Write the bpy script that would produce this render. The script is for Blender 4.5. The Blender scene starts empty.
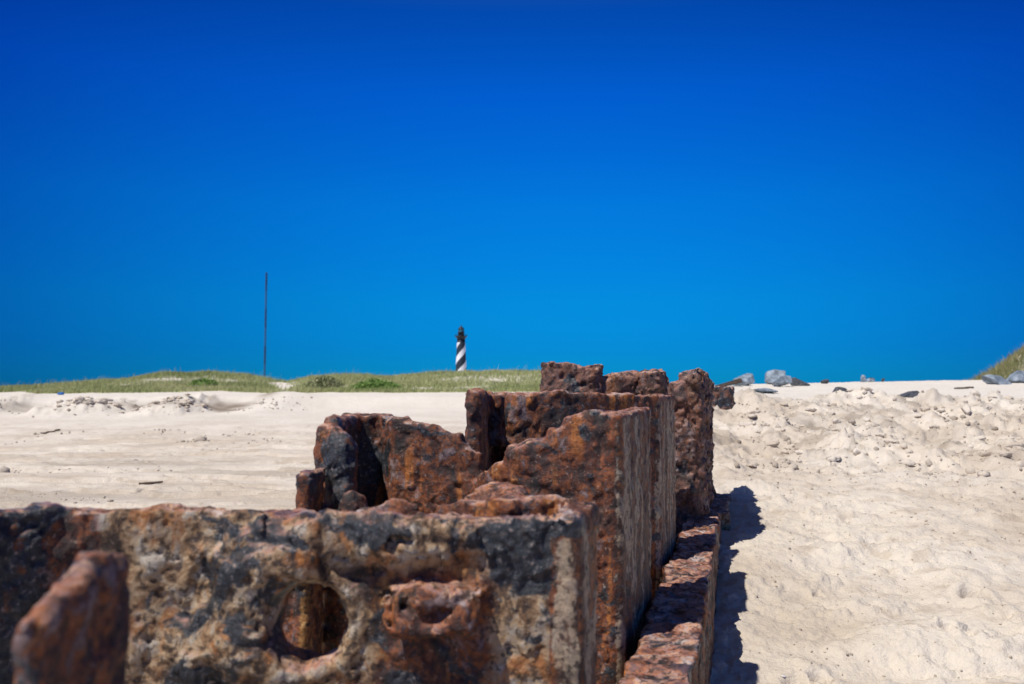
import bpy, math, random
import numpy as np
from mathutils import Vector
random.seed(7)
scene = bpy.context.scene
COL = scene.collection
HC = 0.65                      # camera height above the sand beside the sheet piling
TILT = math.radians(3.70)
F = 850.0
# ------------------------------------------------------------------ camera
cam_d = bpy.data.cameras.new("camera"); cam = bpy.data.objects.new("camera", cam_d); COL.objects.link(cam)
cam.location = (0, 0, HC); cam.rotation_euler = (math.pi/2 + TILT, 0, 0)
cam_d.sensor_width = 36.0; cam_d.lens = 36.0*F/1024
cam_d.clip_start = 0.02; cam_d.clip_end = 9000
cam_d.dof.use_dof = True; cam_d.dof.focus_distance = 3.0; cam_d.dof.aperture_fstop = 5.2
scene.camera = cam
# ------------------------------------------------------------------ sun + sky
SUN_DIR = Vector((-.475, -.40, 1.0)).normalized()          # towards the sun
elev = math.asin(SUN_DIR.z); azim = math.atan2(SUN_DIR.x, SUN_DIR.y)
sd = bpy.data.lights.new("sun", 'SUN'); sd.energy = 4.9; sd.angle = math.radians(0.53); sd.color = (1, .95, .88)
sun = bpy.data.objects.new("sun", sd); COL.objects.link(sun)
sun.rotation_euler = SUN_DIR.to_track_quat('Z', 'Y').to_euler(); sun.location = SUN_DIR*20
w = bpy.data.worlds.new("World"); scene.world = w; w.use_nodes = True
nt = w.node_tree; nt.nodes.clear()
out = nt.nodes.new('ShaderNodeOutputWorld'); bg = nt.nodes.new('ShaderNodeBackground')
sky = nt.nodes.new('ShaderNodeTexSky'); sky.sky_type = 'NISHITA'; sky.sun_disc = False
sky.sun_elevation = elev; sky.sun_rotation = azim; sky.air_density = 1.0; sky.dust_density = 0.2; sky.ozone_density = 3.0
tc = nt.nodes.new('ShaderNodeTexCoord'); sp = nt.nodes.new('ShaderNodeSeparateXYZ')
nt.links.new(tc.outputs['Generated'], sp.inputs[0])
rp = nt.nodes.new('ShaderNodeValToRGB'); nt.links.new(sp.outputs['Z'], rp.inputs[0])
SKY = [(0.0, (.003, .28, .72)), (.055, (.003, .30, .78)), (.11, (.003, .385, .84)), (.22, (.003, .44, 1.04)), (.34, (.003, .36, 1.16)), (.42, (.003, .27, .94)), (.60, (.30, .31, .38)), (1.0, (.55, .50, .45))]
els = rp.color_ramp.elements
els[0].position = SKY[0][0]; els[0].color = (*SKY[0][1], 1); els[1].position = SKY[-1][0]; els[1].color = (*SKY[-1][1], 1)
for p, c in SKY[1:-1]:
    e = els.new(p); e.color = (*c, 1)
mx = nt.nodes.new('ShaderNodeMix'); mx.data_type = 'RGBA'; mx.blend_type = 'MULTIPLY'; mx.inputs[0].default_value = 1
nt.links.new(sky.outputs[0], mx.inputs[6]); nt.links.new(rp.outputs[0], mx.inputs[7])
# polarised sky plus lens vignette put into its colour: deeper blue to the sides
def wm(op, a, b):
    n = nt.nodes.new('ShaderNodeMath'); n.operation = op
    for i, v in enumerate((a, b)):
        if isinstance(v, (int, float)): n.inputs[i].default_value = v
        else: nt.links.new(v, n.inputs[i])
    return n.outputs[0]
xx = wm('POWER', wm('ABSOLUTE', wm('SUBTRACT', sp.outputs['X'], .03), 0), 2.0); yy = wm('MULTIPLY', sp.outputs['Y'], sp.outputs['Y'])
az = wm('MINIMUM', wm('DIVIDE', wm('DIVIDE', xx, wm('ADD', wm('ADD', xx, yy), .0001)), .30), 1.0)
m2 = nt.nodes.new('ShaderNodeMix'); m2.data_type = 'RGBA'; m2.blend_type = 'MULTIPLY'; nt.links.new(az, m2.inputs[0])
nt.links.new(mx.outputs[2], m2.inputs[6]); m2.inputs[7].default_value = (.6, .50, .66, 1)
nt.links.new(m2.outputs[2], bg.inputs[0]); bg.inputs[1].default_value = 0.13
nt.links.new(bg.outputs[0], out.inputs[0])
scene.view_settings.view_transform = 'Standard'; scene.view_settings.look = 'None'
scene.view_settings.exposure = 0.0; scene.view_settings.gamma = 1

# ------------------------------------------------------------------ numpy helpers
def _h(ix, iy, iz, seed):
    n = (ix.astype(np.uint32)*np.uint32(374761393) + iy.astype(np.uint32)*np.uint32(668265263)
         + iz.astype(np.uint32)*np.uint32(2147483647) + np.uint32((seed*974711+12345) & 0xffffffff))
    n = (n ^ (n >> np.uint32(13)))*np.uint32(1274126177)
    n = (n ^ (n >> np.uint32(16)))*np.uint32(2246822519)
    return n ^ (n >> np.uint32(15))
def noise3(x, y, z, seed=0):
    """value-gradient noise in about -1..1"""
    x0 = np.floor(x); y0 = np.floor(y); z0 = np.floor(z)
    fx = (x-x0).astype(np.float32); fy = (y-y0).astype(np.float32); fz = (z-z0).astype(np.float32)
    ix = x0.astype(np.int32); iy = y0.astype(np.int32); iz = z0.astype(np.int32)
    u = fx*fx*fx*(fx*(fx*6-15)+10); v = fy*fy*fy*(fy*(fy*6-15)+10); t = fz*fz*fz*(fz*(fz*6-15)+10)
    def g(dx, dy, dz):
        h = _h(ix+dx, iy+dy, iz+dz, seed)
        a = ((h & np.uint32(1023)).astype(np.float32)/511.5-1)
        b = (((h >> np.uint32(10)) & np.uint32(1023)).astype(np.float32)/511.5-1)
        c = (((h >> np.uint32(20)) & np.uint32(1023)).astype(np.float32)/511.5-1)
        return a*(fx-dx)+b*(fy-dy)+c*(fz-dz)
    x00 = g(0,0,0)*(1-u)+g(1,0,0)*u; x10 = g(0,1,0)*(1-u)+g(1,1,0)*u
    x01 = g(0,0,1)*(1-u)+g(1,0,1)*u; x11 = g(0,1,1)*(1-u)+g(1,1,1)*u
    return 1.6*((x00*(1-v)+x10*v)*(1-t)+(x01*(1-v)+x11*v)*t)
def fbm(x, y, z, sc, octv=4, seed=0, gain=.5):
    s = 0; a = 1.0
    for o in range(octv):
        s = s + a*noise3(x*sc, y*sc, z*sc, seed+o*17); sc *= 2.03; a *= gain
    return s
from concurrent.futures import ThreadPoolExecutor
POOL = ThreadPoolExecutor(4)
def chunked(fn, x, y, z, n=32768):
    jobs = [POOL.submit(fn, x[i:i+n], y[i:i+n], z[i:i+n]) for i in range(0, len(x), n)]
    return np.concatenate([j.result() for j in jobs])
def worley2(x, y, sc, seed=0):
    """F1 distance and a random id per cell"""
    X = x*sc; Y = y*sc; ix = np.floor(X).astype(np.int32); iy = np.floor(Y).astype(np.int32)
    best = np.full(X.shape, 9., np.float32); rid = np.zeros(X.shape, np.float32)
    for dx in (-1, 0, 1):
        for dy in (-1, 0, 1):
            h = _h(ix+dx, iy+dy, ix*0, seed)
            px = ix+dx+(h & np.uint32(1023)).astype(np.float32)/1023; py = iy+dy+((h >> np.uint32(10)) & np.uint32(1023)).astype(np.float32)/1023
            d = np.sqrt((X-px)**2+(Y-py)**2).astype(np.float32); m = d < best
            best = np.where(m, d, best); rid = np.where(m, ((h >> np.uint32(20)) & np.uint32(1023)).astype(np.float32)/1023, rid)
    return best, rid
def sst(a, b, x):
    t = np.clip((x-a)/(b-a), 0, 1); return t*t*(3-2*t)
def smin(a, b, k):
    h = np.clip(.5+.5*(b-a)/k, 0, 1); return b*(1-h)+a*h-k*h*(1-h)
def smax(a, b, k): return -smin(-a, -b, k)
def mesh_np(name, verts, faces, mat=None, smooth=True, parent=None, attrs=None):
    me = bpy.data.meshes.new(name); n = faces.shape[1]
    me.vertices.add(len(verts)); me.vertices.foreach_set('co', verts.astype(np.float32).ravel())
    me.loops.add(faces.size); me.loops.foreach_set('vertex_index', faces.astype(np.int32).ravel())
    me.polygons.add(len(faces)); me.polygons.foreach_set('loop_start', np.arange(0, faces.size, n, dtype=np.int32))
    me.update(calc_edges=True)
    me.polygons.foreach_set('use_smooth', np.full(len(faces), smooth))
    for k, v in (attrs or {}).items():
        a = me.attributes.new(k, 'FLOAT', 'POINT'); a.data.foreach_set('value', v.astype(np.float32))
    if mat: me.materials.append(mat)
    ob = bpy.data.objects.new(name, me); COL.objects.link(ob)
    if parent: ob.parent = parent
    return ob
def surface_nets(D, org, res):
    S = D < 0
    nx, ny, nz = D.shape
    cnt = np.zeros((nx-1, ny-1, nz-1), np.int8)
    for i in (0, 1):
        for j in (0, 1):
            for k in (0, 1): cnt += S[i:nx-1+i, j:ny-1+j, k:nz-1+k]
    act = (cnt > 0) & (cnt < 8)
    idx = np.full(act.shape, -1, np.int64); c = np.argwhere(act); idx[act] = np.arange(len(c))
    pos = np.zeros((len(c), 3), np.float32); num = np.zeros(len(c), np.float32)
    cx, cy, cz = c.T
    for (a, b) in [((0,0,0),(1,0,0)),((0,1,0),(1,1,0)),((0,0,1),(1,0,1)),((0,1,1),(1,1,1)),
                   ((0,0,0),(0,1,0)),((1,0,0),(1,1,0)),((0,0,1),(0,1,1)),((1,0,1),(1,1,1)),
                   ((0,0,0),(0,0,1)),((1,0,0),(1,0,1)),((0,1,0),(0,1,1)),((1,1,0),(1,1,1))]:
        da = D[cx+a[0], cy+a[1], cz+a[2]]; db = D[cx+b[0], cy+b[1], cz+b[2]]
        m = (da < 0) != (db < 0); t = np.where(m, da/np.where(m, da-db, 1), 0)[:, None]
        p = np.array(a, np.float32)*(1-t)+np.array(b, np.float32)*t
        pos += np.where(m[:, None], p, 0); num += m
    V = (pos/num[:, None]+c)*res+np.array(org, np.float32)
    Fs = []
    for ax in range(3):
        A = [slice(1, -1)]*3; A[ax] = slice(0, -1); B = list(A); B[ax] = slice(1, None)
        sa = S[tuple(A)]; sb = S[tuple(B)]; e = np.argwhere(sa != sb)
        if not len(e): continue
        flip = sa[tuple(e.T)]
        off = np.array([1, 1, 1]); off[ax] = 0; e = e+off
        o1, o2 = [k for k in range(3) if k != ax]
        def cell(d1, d2):
            q = e.copy(); q[:, o1] -= d1; q[:, o2] -= d2; return idx[tuple(q.T)]
        q = np.stack([cell(0, 0), cell(1, 0), cell(1, 1), cell(0, 1)], 1)
        if ax == 1: flip = ~flip
        q = np.where(flip[:, None], q, q[:, ::-1]); Fs.append(q)
    Q = np.concatenate(Fs); Q = Q[(Q >= 0).all(1)]
    return V, Q
def sdf_object(name, lo, hi, res, f, disp, mat, amp=.03, attr=None, parent=None):
    """f = base shape, disp = relief evaluated only near the surface; frame: origin under the camera, z relative to eye"""
    lo = np.array(lo, float); hi = np.array(hi, float)
    n = np.ceil((hi-lo)/res).astype(int)+1; n = (np.ceil(n/4)*4).astype(int)+1
    cs = (n-1)//4+1
    g = np.meshgrid(*[lo[i]+np.arange(cs[i])*res*4 for i in range(3)], indexing='ij')
    C = chunked(f, *[a.ravel() for a in g]).reshape(cs).astype(np.float32)
    near = np.abs(C) < amp+res*3.6
    blk = np.zeros(cs-1, bool)
    for i in (0, 1):
        for j in (0, 1):
            for k in (0, 1): blk |= near[i:cs[0]-1+i, j:cs[1]-1+j, k:cs[2]-1+k]
    m = np.repeat(np.repeat(np.repeat(blk, 4, 0), 4, 1), 4, 2)
    M = np.zeros(n, bool); 
    for i in (0, 1):
        for j in (0, 1):
            for k in (0, 1): M[i:n[0]-1+i, j:n[1]-1+j, k:n[2]-1+k] |= m
    up = np.repeat(np.repeat(np.repeat(C, 4, 0), 4, 1), 4, 2)[:n[0], :n[1], :n[2]]
    D = np.where(up < 0, -1., 1.).astype(np.float32)
    I = np.nonzero(M); x, y, z = [lo[i]+I[i]*res for i in range(3)]
    def ev(x, y, z):
        x, y, z = [q.astype(np.float32) for q in (x, y, z)]
        d = f(x, y, z); m = np.abs(d) < amp
        if m.any(): d = np.array(d); d[m] += disp(x[m], y[m], z[m])
        return d.astype(np.float32)
    D[I] = chunked(ev, x, y, z)
    D[0] = D[-1] = 1; D[:, 0] = D[:, -1] = 1; D[:, :, 0] = D[:, :, -1] = 1
    V, Q = surface_nets(D, lo, res)
    at = attr(*V.T) if attr else None
    V = V+np.array([0, 0, HC])
    return mesh_np(name, V, Q, mat, True, parent, at)
def tag(o, label=None, cat=None, group=None, kind=None):
    if label: o['label'] = label
    if cat: o['category'] = cat
    if group: o['group'] = group
    if kind: o['kind'] = kind
    return o
def empty(name, loc):
    o = bpy.data.objects.new(name, None); COL.objects.link(o); o.location = loc; o.empty_display_size = .1; return o

# ------------------------------------------------------------------ materials
def new_mat(name):
    m = bpy.data.materials.new(name); m.use_nodes = True
    t = m.node_tree; b = t.nodes['Principled BSDF']; return m, t, b
def N(t, typ, **kw):
    n = t.nodes.new(typ)
    for k, v in kw.items(): setattr(n, k, v)
    return n
def tex(t, vec, scale, detail=6, rough=.6, dist=0):
    n = N(t, 'ShaderNodeTexNoise'); n.inputs['Scale'].default_value = scale; n.inputs['Detail'].default_value = detail
    n.inputs['Roughness'].default_value = rough; n.inputs['Distortion'].default_value = dist
    t.links.new(vec, n.inputs['Vector']); return n.outputs['Fac']
def ramp(t, fac, pts, interp='LINEAR'):
    r = N(t, 'ShaderNodeValToRGB'); r.color_ramp.interpolation = interp; e = r.color_ramp.elements
    e[0].position = pts[0][0]; e[0].color = (*pts[0][1], 1); e[1].position = pts[-1][0]; e[1].color = (*pts[-1][1], 1)
    for p, c in pts[1:-1]:
        q = e.new(p); q.color = (*c, 1)
    t.links.new(fac, r.inputs[0]); return r.outputs[0]
def mixc(t, f, a, b, mode='MIX'):
    m = N(t, 'ShaderNodeMix', data_type='RGBA', blend_type=mode)
    for s, v in ((m.inputs[0], f), (m.inputs[6], a), (m.inputs[7], b)):
        if hasattr(v, 'is_linked') or hasattr(v, 'links'): t.links.new(v, s)
        elif isinstance(v, (int, float)): s.default_value = v
        else: s.default_value = (*v, 1)
    return m.outputs[2]
def math_(t, op, a, b=0, c=None, clamp=False):
    m = N(t, 'ShaderNodeMath', operation=op, use_clamp=clamp)
    for i, v in enumerate((a, b) if c is None else (a, b, c)):
        if isinstance(v, (int, float)): m.inputs[i].default_value = v
        else: t.links.new(v, m.inputs[i])
    return m.outputs[0]
def thr(t, fac, a, b):
    m = N(t, 'ShaderNodeMapRange', interpolation_type='SMOOTHSTEP'); m.inputs[1].default_value = a; m.inputs[2].default_value = b
    t.links.new(fac, m.inputs[0]); return m.outputs[0]
def coords(t, scale=(1, 1, 1), off=(0, 0, 0)):
    c = N(t, 'ShaderNodeTexCoord'); mp = N(t, 'ShaderNodeMapping'); mp.inputs['Scale'].default_value = scale; mp.inputs['Location'].default_value = off
    t.links.new(c.outputs['Object'], mp.inputs[0]); return mp.outputs[0]
def bump(t, b, h, strength, dist, prev=None):
    n = N(t, 'ShaderNodeBump'); n.inputs['Strength'].default_value = strength; n.inputs['Distance'].default_value = dist
    t.links.new(h, n.inputs['Height'])
    if prev: t.links.new(prev, n.inputs['Normal'])
    t.links.new(n.outputs[0], b.inputs['Normal']); return n.outputs[0]

def rust_material(name, off=(0, 0, 0), fine=1.0, dull=0.0):
    m, t, b = new_mat(name)
    v = coords(t, (1, 1, 1), off); vs = coords(t, (1, 1, .10), off)
    def att(n):
        a = N(t, 'ShaderNodeAttribute', attribute_name=n); return a.outputs['Fac']
    big = tex(t, v, 9*fine, 8, .62, .6); mid = tex(t, v, 30*fine, 8, .65, .4); small = tex(t, v, 130*fine, 6, .7)
    f0 = math_(t, 'ADD', math_(t, 'MULTIPLY', big, .5), math_(t, 'MULTIPLY', mid, .5))
    rust = ramp(t, f0, [(.39, (.010, .009, .011)), (.44, (.030, .015, .013)), (.475, (.060, .022, .016)), (.505, (.13, .038, .017)), (.53, (.26, .078, .020)), (.55, (.085, .036, .028)), (.58, (.19, .125, .12)), (.64, (.30, .22, .21))])
    org = thr(t, tex(t, coords(t, (1, 1, .38), off), 20*fine, 6, .6, .8), .50, .64)
    rust = mixc(t, math_(t, 'MULTIPLY', org, .32), rust, (.36, .095, .018))
    run = math_(t, 'MULTIPLY', thr(t, tex(t, coords(t, (1, 1, .09), off), 26*fine, 5, .55, .5), .53, .62), thr(t, tex(t, v, 6, 3, .5), .42, .56))
    rust = mixc(t, math_(t, 'MULTIPLY', run, .75), rust, ramp(t, small, [(.35, (.30, .075, .012)), (.6, (.55, .20, .035))]))
    if dull: rust = mixc(t, dull, rust, ramp(t, mid, [(.4, (.035, .022, .022)), (.5, (.13, .082, .07)), (.6, (.22, .155, .145))]))
    # tan and grey crust
    cr = ramp(t, mid, [(.39, (.045, .025, .016)), (.45, (.22, .125, .06)), (.49, (.34, .22, .12)), (.53, (.43, .31, .19)), (.57, (.35, .28, .21)), (.63, (.54, .47, .38))])
    cf = math_(t, 'ADD', att('crust'), math_(t, 'MULTIPLY', math_(t, 'SUBTRACT', big, .5), 1.6))
    c1 = mixc(t, thr(t, cf, .40, .62), rust, cr)
    c1 = mixc(t, math_(t, 'MULTIPLY', thr(t, tex(t, coords(t, (1, 1, .6), (off[0]+4, off[1], off[2])), 16*fine, 6, .62, .8), .54, .62), math_(t, 'MULTIPLY', att('crust'), 1.1)), c1, ramp(t, small, [(.35, (.20, .055, .014)), (.55, (.44, .17, .04)), (.7, (.50, .28, .12))]))
    # yellow ochre stain
    yf = math_(t, 'ADD', att('ochre'), math_(t, 'MULTIPLY', math_(t, 'SUBTRACT', mid, .5), 1.2))
    c1 = mixc(t, math_(t, 'MULTIPLY', thr(t, yf, .4, .75), .8), c1, ramp(t, small, [(.35, (.22, .085, .02)), (.5, (.42, .21, .055)), (.65, (.52, .33, .13))]))
    # vertical run stains
    st = math_(t, 'ADD', math_(t, 'MULTIPLY', tex(t, coords(t, (1, 1, .14), off), 8*fine, 4, .5, .8), .72), math_(t, 'MULTIPLY', mid, .28))
    stc = ramp(t, st, [(.39, (.014, .014, .018)), (.44, (.035, .025, .022)), (.46, (.30, .095, .02)), (.475, (.09, .04, .022)), (.50, (.06, .045, .035)), (.52, (.42, .33, .22)), (.56, (.50, .42, .30)), (.58, (.05, .04, .035)), (.61, (.40, .14, .03)), (.64, (.05, .04, .04))])
    c1 = mixc(t, thr(t, math_(t, 'ADD', att('streak'), math_(t, 'MULTIPLY', math_(t, 'SUBTRACT', mid, .5), 2.6)), .45, .75), c1, mixc(t, .30, stc, c1))
    # blue-black mill scale, plus shade painted in on turned-away and recessed steel
    d = tex(t, v, 13*fine, 7, .6, .8)
    df = thr(t, math_(t, 'ADD', att('scale'), math_(t, 'MULTIPLY', math_(t, 'SUBTRACT', d, .5), 3.2)), .42, .60)
    dk = ramp(t, small, [(.33, (.006, .007, .010)), (.5, (.020, .025, .033)), (.6, (.055, .062, .075)), (.7, (.20, .17, .15))])
    c1 = mixc(t, df, c1, dk)
    # mauve pale powdery rust on upward faces with sunlit brightness painted in
    g = N(t, 'ShaderNodeNewGeometry'); sx = N(t, 'ShaderNodeSeparateXYZ'); t.links.new(g.outputs['Normal'], sx.inputs[0])
    top = math_(t, 'MULTIPLY', thr(t, sx.outputs['Z'], .45, .9), thr(t, mid, .38, .56))
    topc = ramp(t, tex(t, v, 22*fine, 5, .6, .5), [(.36, (.16, .09, .09)), (.44, (.46, .19, .10)), (.49, (.36, .22, .21)), (.54, (.66, .36, .20)), (.59, (.46, .35, .34)), (.65, (.62, .50, .44))])
    c1 = mixc(t, math_(t, 'MULTIPLY', top, .85), c1, topc)
    c1 = mixc(t, thr(t, small, .58, .70), c1, (.38, .27, .21))
    c1 = mixc(t, math_(t, 'MULTIPLY', thr(t, tex(t, v, 85*fine, 5, .65), .53, .62), .8), c1, (.03, .018, .014))
    t.links.new(c1, b.inputs['Base Color'])
    rr = N(t, 'ShaderNodeMix', data_type='FLOAT'); t.links.new(df, rr.inputs[0]); rr.inputs[2].default_value = .66; rr.inputs[3].default_value = .34
    t.links.new(rr.outputs[0], b.inputs['Roughness'])
    hh = math_(t, 'ADD', math_(t, 'MULTIPLY', mid, 1.0), math_(t, 'MULTIPLY', small, .45))
    p = bump(t, b, hh, .8, .009/fine)
    bump(t, b, tex(t, v, 420*fine, 3, .6), .5, .0025/fine, p)
    return m
RUST = rust_material('rusted_steel'); RUST2 = rust_material('rusted_steel_far', (3.1, 1.7, 5.2), .8, .45)

def sand_material():
    m, t, b = new_mat('beach_sand'); v = coords(t)
    big = tex(t, v, .9, 5, .55); mid = tex(t, v, 7, 6, .6); gr = tex(t, v, 900, 2, .5); sm = tex(t, v, 60, 5, .65)
    c = ramp(t, big, [(.40, (.55, .475, .385)), (.5, (.625, .555, .465)), (.60, (.69, .625, .535))])
    c = mixc(t, math_(t, 'MULTIPLY', thr(t, mid, .52, .66), .45), c, (.42, .34, .255))
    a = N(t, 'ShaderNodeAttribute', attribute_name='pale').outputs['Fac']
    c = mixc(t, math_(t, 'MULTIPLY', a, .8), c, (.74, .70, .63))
    a2 = N(t, 'ShaderNodeAttribute', attribute_name='damp_shade').outputs['Fac']
    c = mixc(t, math_(t, 'MULTIPLY', a2, 1.0), c, (.24, .195, .15))  # damp sand, and shade painted in at the left scarp
    c = mixc(t, math_(t, 'MULTIPLY', thr(t, sm, .60, .72), .35), c, (.30, .24, .18))
    gc = ramp(t, gr, [(.3, (.55, .5, .45)), (.5, (.95, .95, .95)), (.7, (1.15, 1.15, 1.15))])
    c = mixc(t, .6, c, gc, 'MULTIPLY')
    t.links.new(c, b.inputs['Base Color']); b.inputs['Roughness'].default_value = .95; b.inputs['Specular IOR Level'].default_value = .2
    p = bump(t, b, math_(t, 'ADD', sm, math_(t, 'MULTIPLY', mid, 2.)), .55, .02)
    bump(t, b, gr, .35, .0015, p)
    return m
SAND = sand_material()
def simple_mat(name, pts, scale, rough=.8, bs=.4, bd=.01, sc=(1, 1, 1), detail=6):
    m, t, b = new_mat(name); v = coords(t, sc); f = tex(t, v, scale, detail, .62, .3)
    t.links.new(ramp(t, f, pts), b.inputs['Base Color']); b.inputs['Roughness'].default_value = rough
    bump(t, b, tex(t, v, scale*3, 6, .65), bs, bd); return m
ROCK_PALE = simple_mat('pale_rock', [(.35, (.09, .115, .14)), (.5, (.22, .27, .32)), (.65, (.38, .44, .50))], 5, .7, .6, .03)
ROCK_DARK = simple_mat('dark_rock', [(.3, (.02, .022, .026)), (.5, (.06, .065, .075)), (.7, (.15, .16, .18))], 7, .7, .6, .03)
WOOD = simple_mat('weathered_timber', [(.3, (.03, .02, .016)), (.5, (.08, .055, .04)), (.7, (.17, .13, .1))], 12, .85, .5, .01, (1, 6, 6))
STICK = simple_mat('dry_stick', [(.3, (.05, .035, .025)), (.7, (.14, .1, .07))], 60)
SHELL = simple_mat('shell', [(.3, (.6, .55, .5)), (.7, (.8, .78, .74))], 60, .4)
BLUE = simple_mat('blue_plastic', [(.3, (.01, .09, .3)), (.7, (.02, .14, .42))], 8, .4)

# ------------------------------------------------------------------ terrain height (z relative to the eye)
CA, SA = math.cos(math.radians(14.9)), math.sin(math.radians(14.9))
def lateral(x, y): return x*CA-y*SA
def interp(v, pts):
    xs, ys = zip(*pts); return np.interp(v, xs, ys)
RIGHT = [(-5, -.80), (1, -.80), (2.4, -.775), (3.3, -.67), (4.0, -.585), (4.7, -.53), (5.6, -.49), (6.6, -.39), (7.6, -.24), (8.6, -.085), (9.3, -.045), (11, -.03), (13, .01), (16, .11), (20, .29), (21.5, .30), (25, .12), (34, -.1), (200, -.6), (2000, -1.5)]
LEFT = [(-5, -.62), (6, -.62), (10, -.58), (13, -.50), (16, -.36), (17.4, -.31), (18.2, -.20), (18.9, .02), (22, .05), (40, .08), (46, .12), (200, -.4), (2000, -1.5)]
RIDGE = [(-.9, .3), (-.60, .55), (-.51, .95), (-.45, 1.25), (-.40, 1.62), (-.35, 1.58), (-.31, 1.42), (-.28, 1.05), (-.262, 1.0), (-.235, 1.38), (-.19, 1.45), (-.14, 1.32), (-.10, 1.52), (-.06, 1.62), (-.02, 1.68), (.03, 1.72), (.10, 1.3), (.18, .5), (.3, .1)]
HEAPS = [(-8.6, 17.2, .80, .25), (-6.85, 17.4, .64, .25), (-5.0, 18.2, .75, .15), (-10.9, 17.9, .5, .16)]
def height(x, y, detail=True):
    a = lateral(x, y)
    hr = interp(y+.25*fbm(x, y, y*0, .35, 2, 5)*sst(5, 8, y), RIGHT); hl = interp(y+.5*noise3(x*.25, y*.1, y*0, 9), LEFT)
    hr = hr+sst(9, 20, y)*sst(34, 22, y)*.018*np.clip(x-5, 0, 12)
    # dune on the right
    r = np.sqrt(((x-23.3)/8.1)**2+((y-29)/8.5)**2)
    hr = hr+3.3*sst(1.0, .22, r)
    ww = sst(-(.42+.15*np.clip(y-5, 0, 60)), -.22, a)
    h = hl*(1-ww)+hr*ww
    # grassy dune ridge behind, on the left
    k = interp(x/np.maximum(y, 1), RIDGE)
    rid = np.exp(-((y-60)/9.5)**2)
    h = h+rid*np.clip(k-.1, 0, 3)*(1+.10*fbm(x, y, y*0, .35, 3, 31))
    hs = y*0
    for hx, hy, hr_, hh in HEAPS:
        q = np.sqrt(((x-hx)/hr_)**2+((y-hy)/(1.4))**2); q = q*(1+.25*noise3(x*1.6, y*1.6, y*0, 47)); hs = np.maximum(hs, hh*sst(1.35, .15, q)*.95)
    h = h+hs
    if not detail: return h
    # undercut scarp band: local hollows between slumped heaps
    rough = sst(4.9, 6.2, y)*sst(10.2, 8.9, y)*ww            # crumbly right slope
    heap = sst(.02, .09, hs)
    n1 = fbm(x, y, y*0, 1.3, 3, 3)
    h = h+.012*n1+.030*ww*(1-rough)*sst(9.5, 7, y)*fbm(x*.8, y*1.1, y*0, 1.9, 3, 35)+.006*fbm(x, y, y*0, 6, 3, 8)*(.5+ww)+.0035*fbm(x, y, y*0, 28, 3, 12)*sst(14, 6, y)*(.35+.65*ww)
    R = np.clip(rough*(.75+.5*n1), 0, 1)
    cl, rid_ = worley2(x+.12*noise3(x*6, y*6, y*0, 4), y*.8+.12*noise3(x*6, y*6, y*0+5, 6), 4.2, 2)
    cl2, rid2 = worley2(x+.05*noise3(x*14, y*14, y*0, 4), y+.05*noise3(x*14, y*14, y*0+5, 6), 12., 8)
    clod = np.where(rid_ > .55, (rid_-.35)*sst(.52, .30, cl), 0); clod2 = np.where(rid2 > .55, sst(.5, .2, cl2)*(rid2-.3), 0)
    rg = np.abs(fbm(x, y*1.0, y*0, 2.6, 4, 44))
    h = h+R*(.10*clod+.045*clod2+.06*(rg-.25)+.12*fbm(x, y*.8, y*0, 1.7, 3, 28)+.022*fbm(x, y, y*0, 14, 4, 21))
    h = h+heap*sst(-5.7, -6.0, x)*(.09*clod+.03*clod2+.08*(rg-.25)+.03*fbm(x, y, y*0, 9, 3, 25))
    # sparse clods and footprints on the flatter sand
    sp_, sr = worley2(x, y, 5.5, 77)
    h = h+(1-R)*np.where(sr > .86, .016*sst(.22, .08, sp_), 0)*sst(12, 9, y)*ww
    n5 = fbm(x, y*1.2, y*0, 9, 4, 33); h = h+(1-R)*ww*sst(9, 7, y)*(.006*sst(.05, .14, n5)+.007*sst(.45, .55, n5)-.004)
    fl = fbm(x*.7, y*1.7, y*0, 2.6, 4, 91); h = h+(.016*sst(.02, .06, fl)+.012*sst(.35, .39, fl)-.01)*sst(-.2, .3, noise3(x*1.1, y*1.1, y*0, 92))*(1-R)*ww*sst(9, 7, y)
    # thin wind-cut edges on the left beach
    e1 = fbm(x*.35, y*1.3, y*0, 1.2, 4, 61); h = h+(1-ww)*.022*sst(.02, .05, e1)*sst(16, 12, y)
    e2 = fbm(x*.5+7, y*1.8, y*0, 2.2, 4, 63); h = h+(1-ww)*.012*sst(.22, .25, e2)*sst(16, 12, y)
    for hx, hy, rr, dd in PITS:
        q = np.sqrt((x-hx)**2+((y-hy)*.8)**2)+.006*noise3(x*60, y*60, y*0, 3); h = h-dd*sst(rr, rr*.35, q)+dd*.18*np.exp(-((q-rr*1.2)/(rr*.4))**2)
    return h
PITS = [(1.63, 3.05, .048, .085), (1.345, 2.67, .026, .05), (1.38, 2.63, .028, .05), (.78, 2.38, .04, .05), (.85, 2.40, .035, .05), (2.34, 4.2, .06, .07), (1.92, 3.62, .03, .03), (1.1, 3.1, .024, .03), (1.75, 2.75, .03, .035), (-2.9, 5.6, .07, .05), (-2.35, 5.5, .06, .04)]
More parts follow.
